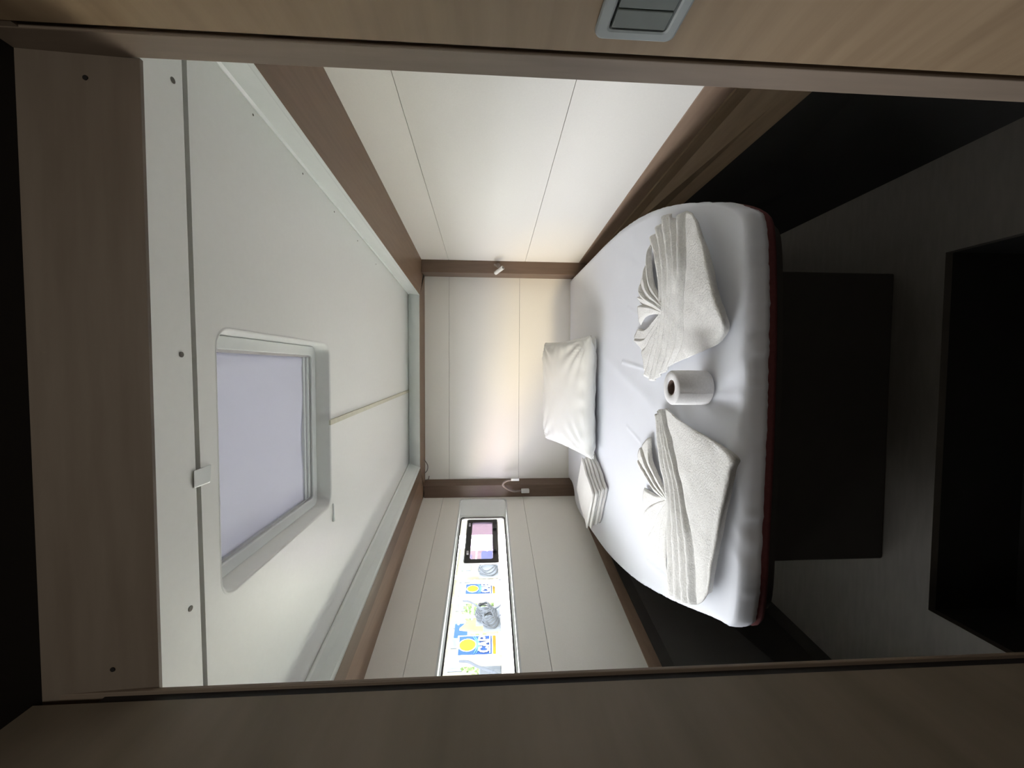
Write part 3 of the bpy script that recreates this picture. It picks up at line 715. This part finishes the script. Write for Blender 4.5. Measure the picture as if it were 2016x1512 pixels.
# ================================================================= OUTSIDE: quay seen through the window
X_cream = mat('quay_cream', (0.1280, 0.1216, 0.0928), 0.8, 'n', 3, 0, (0.0992, 0.0928, 0.0672), spec=0.0)
X_dock = mat('quay_concrete', (0.70, 0.68, 0.58), 0.9, 'n', 5, 0, (0.62, 0.60, 0.50))
X_dot = mat('grating_dot', (0.0320, 0.0300, 0.0240), 0.9, 'n', 5, spec=0.0)
X_blue = mat('sign_blue', (0.0156, 0.0360, 0.1104), 0.5, 'n', 3, 0, (0.0139, 0.0312, 0.0960), spec=0.0)
X_lblue = mat('sign_light_blue', (0.0432, 0.1080, 0.1680), 0.5, 'n', 3, spec=0.0)
X_yel = mat('sign_yellow', (0.1260, 0.0840, 0.0112), 0.5, 'n', 3, spec=0.0)
X_wh = mat('sign_white', (0.7200, 0.7200, 0.7200), 0.5, 'n', 3, spec=0.0)
X_hose = mat('rubber_hose', (0.0360, 0.0408, 0.0480), 0.6, 'n', 9, spec=0.0)
X_leaf = mat('quay_foliage', (0.0900, 0.1350, 0.0600), 0.8, 'n', 7, 0, (0.0540, 0.0840, 0.0360), spec=0.0)
X_grey = mat('boat_hull_grey', (0.0840, 0.0960, 0.1140), 0.6, 'n', 3, 0, (0.0630, 0.0720, 0.0840), spec=0.0)
X_tan = mat('tan_board', (0.1560, 0.1105, 0.0585), 0.7, 'n', 3, 0, (0.1300, 0.0910, 0.0455), spec=0.0)
X_tarp = mat('blue_tarp', (0.0450, 0.0690, 0.1050), 0.7, 'n', 3, 0, (0.0330, 0.0510, 0.0780), spec=0.0)
X_water = mat('harbour_water', (0.20, 0.26, 0.24), 0.15, 'n', 2, 0.3)
X_green = mat('bright_green', (0.0600, 0.1800, 0.0300), 0.6, 'n', 3, spec=0.0)
QX = -4.0; QZ = -0.19
tag(box('water', -60, -1.6, -12, 60, -1.3, -1.25, X_water), kind='structure')
tag(box('ground', -7.0, -1.78, 1.0, 22, -1.25, QZ, X_dock), kind='structure')
gr = empty('floor_grating', (-2.6, 5, QZ), kind='structure')
vs = []; fs = []
for i in range(12):
    for j in range(70):
        x, y = -2.05-i*.15, 2.0+j*.14
        b0 = len(vs); vs += [(x-.02, y-.015, QZ+.001), (x+.02, y-.015, QZ+.001), (x+.02, y+.015, QZ+.001), (x-.02, y+.015, QZ+.001)] + [(x-.02, y-.014, QZ+.003), (x+.02, y-.014, QZ+.003), (x+.02, y+.014, QZ+.003), (x-.02, y+.014, QZ+.003)]
        fs += [tuple(b0+q for q in f) for f in HEX]
mesh('studs', vs, fs, X_dot, gr, kind='stuff')
def qx(px, py, x=QX): return PX(px, py, x)
FONT = {'C': [[(.92, .22), (.7, .03), (.35, .0), (.08, .2), (.0, .5), (.08, .8), (.35, 1.0), (.7, .97), (.92, .78)]],
        'A': [[(0, 0), (.45, 1), (.9, 0)], [(.2, .35), (.7, .35)]],
        'P': [[(.08, 0), (.08, 1), (.6, 1), (.85, .86), (.85, .6), (.6, .46), (.08, .46)]]}
def stroke(par, pts, w, x, M, name='letter'):
    vs = []; fs = []
    P = pts
    for i in range(len(P)-1):
        a, b = Vector(P[i]), Vector(P[i+1]); t = (b-a).normalized(); n = Vector((-t.y, t.x))*w
        a = a-t*w*.6; b = b+t*w*.6
        b0 = len(vs)
        for (p, dx) in ((a-n, 0), (b-n, 0), (b+n, 0), (a+n, 0), (a-n, .006), (b-n, .006), (b+n, .006), (a+n, .006)):
            vs.append((x+dx+.0012*i, p.x, p.y))
        fs += [tuple(b0+q for q in f) for f in HEX]
    return mesh(name, vs, fs, M, par)
def sign(y0, y1, z0, z1, label):
    # seen from the boat (+x side) the reading direction runs towards +y
    e = empty('harbour_sign', (QX, (y0+y1)/2, z0), label, 'sign', 'blue signs on the quay')
    w, h = y1-y0, z1-z0
    box('sign_board', QX-.03, QX, y0-.02, y1+.02, z0-.02, z1+.02, X_wh, e)
    box('blue_field', QX, QX+.004, y0, y1, z0+h*.11, z1, X_blue, e)
    box('yellow_band', QX, QX+.004, y0, y1, z0, z0+h*.085, X_yel, e)
    cy, cz, r = y0+w*.50, z0+h*.745, w*.325
    N = 32
    prism('sun_disc', [(QX+.004, cy+r*1.04*math.cos(2*math.pi*k/N), cz+h*.02+r*1.04*math.sin(2*math.pi*k/N)) for k in range(N)], (.002, 0, 0), X_wh, e)
    prism('sun_disc', [(QX+.006, cy+r*.95*math.cos(2*math.pi*k/N), cz+h*.02+r*.95*math.sin(2*math.pi*k/N)) for k in range(N)], (.004, 0, 0), X_yel, e)
    for (dz, M) in ((.0, X_lblue), (-.05, X_lblue)):
        a = [(QX+.012, y0+w*t, z0+h*(.60+dz-.10*math.sin(math.pi*min(1, t*1.0))*.9+.14*(t-.2)*.5)) for t in [i/12 for i in range(13)]]
        b = [(p[0], p[1], p[2]-h*.045*math.sin(math.pi*(i/12))-.002) for i, p in enumerate(a)]
        prism('wave', a + b[::-1], (.003, 0, 0), M, e)
    x = y0+w*.07; lw_ = w*.26
    for ch in 'CAP':
        for st in FONT[ch]:
            stroke(e, [(x+p[0]*lw_*.95, z0+h*(.20+p[1]*.25)) for p in st], w*.030, QX+.016, X_wh)
        x += w*.305
    box('underline', QX+.004, QX+.008, y0+w*.06, y1-w*.05, z0+h*.150, z0+h*.175, X_wh, e)
    return e
a = qx(912, 1290); b = qx(978, 1251)
sign(min(a.y, b.y), max(a.y, b.y), -.118, .42, 'nearer of the two blue CAP signs with a yellow sun on the quay')
a = qx(920, 1170); b = qx(972, 1149)
sign(min(a.y, b.y), max(a.y, b.y), -.13, .40, 'farther blue CAP sign with a yellow sun, crossed by a white mooring line')
plq = box('notice_strip', QX-.01, QX+.01, qx(985, 1290).y, qx(985, 1251).y, -.175, -.128, X_wh); tag(plq, 'white notice strip of small print under the nearer blue sign', 'sign')
# quay posts, seen as pale uprights
for i, (py, w, x, lab) in enumerate(((1301, .10, -3.95, 'cream service post beside the nearer blue sign'), (1181, .085, -3.95, 'cream service post between the blue signs and hoses'),
                                 (1136, .07, -3.9, 'pale quay post next to the small port'))):
    p = qx(940, py, x)
    o = prism('quay_post', rrect((x, p.y, QZ), (1, 0, 0), (0, 1, 0), w/2, w/2, .02, 3), (0, 0, .95), X_cream, bevel=.01); tag(o, lab, 'post')
# hose coils
def coil(py, z, r, n, x, lab, seed):
    p = qx(960, py, x); e = empty('hose_coil', (x, p.y, QZ), lab, 'hose', 'hoses coiled on the quay')
    for k in range(n):
        rr = r*(1-.13*k); ox = .03*k; pts = []
        for q in range(26):
            a_ = 2*math.pi*q/26; pts.append((x+ox+.015*math.sin(3*a_+k), p.y+rr*1.25*math.cos(a_)+.03*nz(k, 0, 1, seed), z+rr*math.sin(a_)+.01*k))
        tube('hose_loop', pts, .011, X_hose, e, n=6, closed=True)
    box('hose_board', x-.06, x-.03, p.y-r*1.3, p.y+r*1.3, QZ, z+r*.9, X_grey, e)
    return e
coil(1207, .03, .17, 5, -3.9, 'dark coiled hoses hanging between the two signs', 3)
coil(1222, -.04, .12, 4, -3.7, 'dark hose coil nearest the larger blue sign', 8)
coil(1119, .0, .18, 3, -3.7, 'dark hose coil beyond the pale post by the small port', 5)
tube_o = tube('cable_run', bez([qx(912, 1183, -3.8), qx(925, 1185, -3.75), qx(945, 1197, -3.7), qx(960, 1206, -3.7)], 20), .014, X_hose); tag(tube_o, 'dark cable from the middle post to the hoses', 'cable')
tube_o = tube('cable_run', bez([qx(905, 1302, -3.8), qx(922, 1303, -3.7), qx(940, 1312, -3.6), qx(975, 1325, -3.5), qx(994, 1345, -3.5)], 20), .016, X_hose); tag(tube_o, 'dark cable from the post at the frame edge down to the quay', 'cable')
tube_o = tube('cable_run', bez([qx(975, 1198, -3.6), qx(990, 1190, -3.4), qx(998, 1196, -3.3), qx(992, 1208, -3.4), qx(982, 1212, -3.6)], 24), .013, X_hose); tag(tube_o, 'loop of dark cable sticking out over the quay', 'cable')
tube_o = tube('cable_run', bez([qx(995, 1098, -3.0), qx(997, 1118, -3.0), qx(990, 1138, -3.0), qx(982, 1142, -3.2)], 20), .010, X_hose); tag(tube_o, 'thin cable curving down past the small port', 'cable')
tube_o = tube('mooring_line', bez([qx(955, 1146, -3.2), qx(972, 1150, -3.1), qx(990, 1158, -3.0), qx(1004, 1166, -2.9)], 20), .022, X_wh); tag(tube_o, 'thick white mooring line crossing the farther blue sign', 'rope')
# board, barrel, bits of boats behind
p0, p1 = qx(915, 1248, -4.6), qx(940, 1212, -4.6)
o = slab('tan_board', [(-4.6, p0.y, QZ), (-4.6, p1.y+.1, QZ), (-4.6, p1.y-.15, .36), (-4.6, p0.y+.15, .50)], (-.04, 0, 0), X_tan); tag(o, 'tan slanted board leaning behind the hose coils', 'board')
p0, p1 = qx(905, 1252, -5.2), qx(886, 1229, -5.2)
box('notice_pole', -5.27, -5.24, (p0.y+p1.y)/2-.02, (p0.y+p1.y)/2+.02, QZ, .45, X_wh, empty('notice_pole_stand', (-5.25, p0.y, QZ), 'thin white pole holding the small blue notice', 'pole'))
o = box('high_notice', -5.24, -5.2, p0.y, p1.y, .40, .66, X_blue); tag(o, 'small blue square notice high above the quay', 'sign')
o = box('blue_tarp', -4.6, -4.3, qx(950, 1124, -4.5).y, qx(950, 1100, -4.5).y, QZ, .16, X_tarp, bevel=.04); tag(o, 'blue grey tarpaulin bundle behind the small port', 'tarpaulin')
o = box('green_bin_lid', -3.95, -3.83, qx(920, 1332, -3.7).y-.06, qx(920, 1328, -3.7).y+.05, .15, .24, X_green, bevel=.02); tag(o, 'bright green lid low on the quay at the frame edge', 'lid')
bx_ = o.location; bn = box('dock_bin', -3.94, -3.84, bx_.y-.05, bx_.y+.05, QZ, .149, X_grey); tag(bn, 'grey bin under the bright green lid on the quay', 'bin')
# grey equipment strips between posts
for (pa, pb, z0, z1, lab) in ((1345, 1312, QZ, .12, 'grey dock box beyond the nearer post'),):
    o = box('dock_box', -4.4, -4.1, qx(950, pa, -4.2).y, qx(950, pb, -4.2).y, z0, z1, X_grey, bevel=.02); tag(o, lab, 'box')
# railing with bars
rg = empty('quay_railing', (-4.8, 8.5, QZ), 'white tubular railing in front of the green shrubs', 'railing')
for z_ in (.02, .30, .55): tube('rail_bar', [(-4.8, 7.2, z_), (-4.8, 12.0, z_)], .02, X_wh, rg, n=6)
for k in range(7): tube('rail_post', [(-4.8, 7.4+k*.7, QZ), (-4.8, 7.4+k*.7, .6)], .02, X_wh, rg, n=6)
# shrubs: leaves on a lumpy crown
def shrub(x, y, z, r, lab):
    vs = []; fs = []
    for k in range(260):
        v = Vector((random.gauss(0, 1), random.gauss(0, 1), random.gauss(0, 1))).normalized()*r*random.uniform(.5, 1)
        c_ = Vector((x, y, z+r*.9)) + v; a_ = Vector((random.gauss(0, 1), random.gauss(0, 1), random.gauss(0, 1))).normalized(); b_ = a_.orthogonal().normalized(); s = r*.16
        b0 = len(vs); vs += [c_-a_*s, c_+b_*s*.5, c_+a_*s, c_-b_*s*.5]; fs.append((b0, b0+1, b0+2, b0+3))
    o = mesh('leafy_shrub', vs, fs, X_leaf); o['group'] = 'shrubs behind the quay railing'; tag(o, lab, 'shrub')
    tube('stem', [(x, y, z), (x, y, z+r)], .03, X_tan, o, n=6)
shrub(-6.0, 9.6, QZ, .45, 'green shrub behind the quay railing, farther one')
shrub(-6.0, 8.0, QZ, .42, 'green shrub behind the tan board, nearer one')
# far quay buildings
for (x, y0, y1, h, lab) in ((-12, 4, 12.5, 1.1, 'long low cream quay building behind the signs'), (-14, 14, 30, 2.2, 'taller pale building far along the quay')):
    e = empty('quay_building', (x, (y0+y1)/2, -1.2), lab, 'building')
    box('wall', x-3, x, y0, y1, -1.2, h, X_cream, e)
    box('roof', x-3.2, x+.2, y0-.2, y1+.2, h, h+.12, X_wh, e)
    k = y0+.6
    while k < y1-1:
        box('window', x, x+.03, k, k+.8, h-1.0, h-.35, X_grey, e); k += 1.5
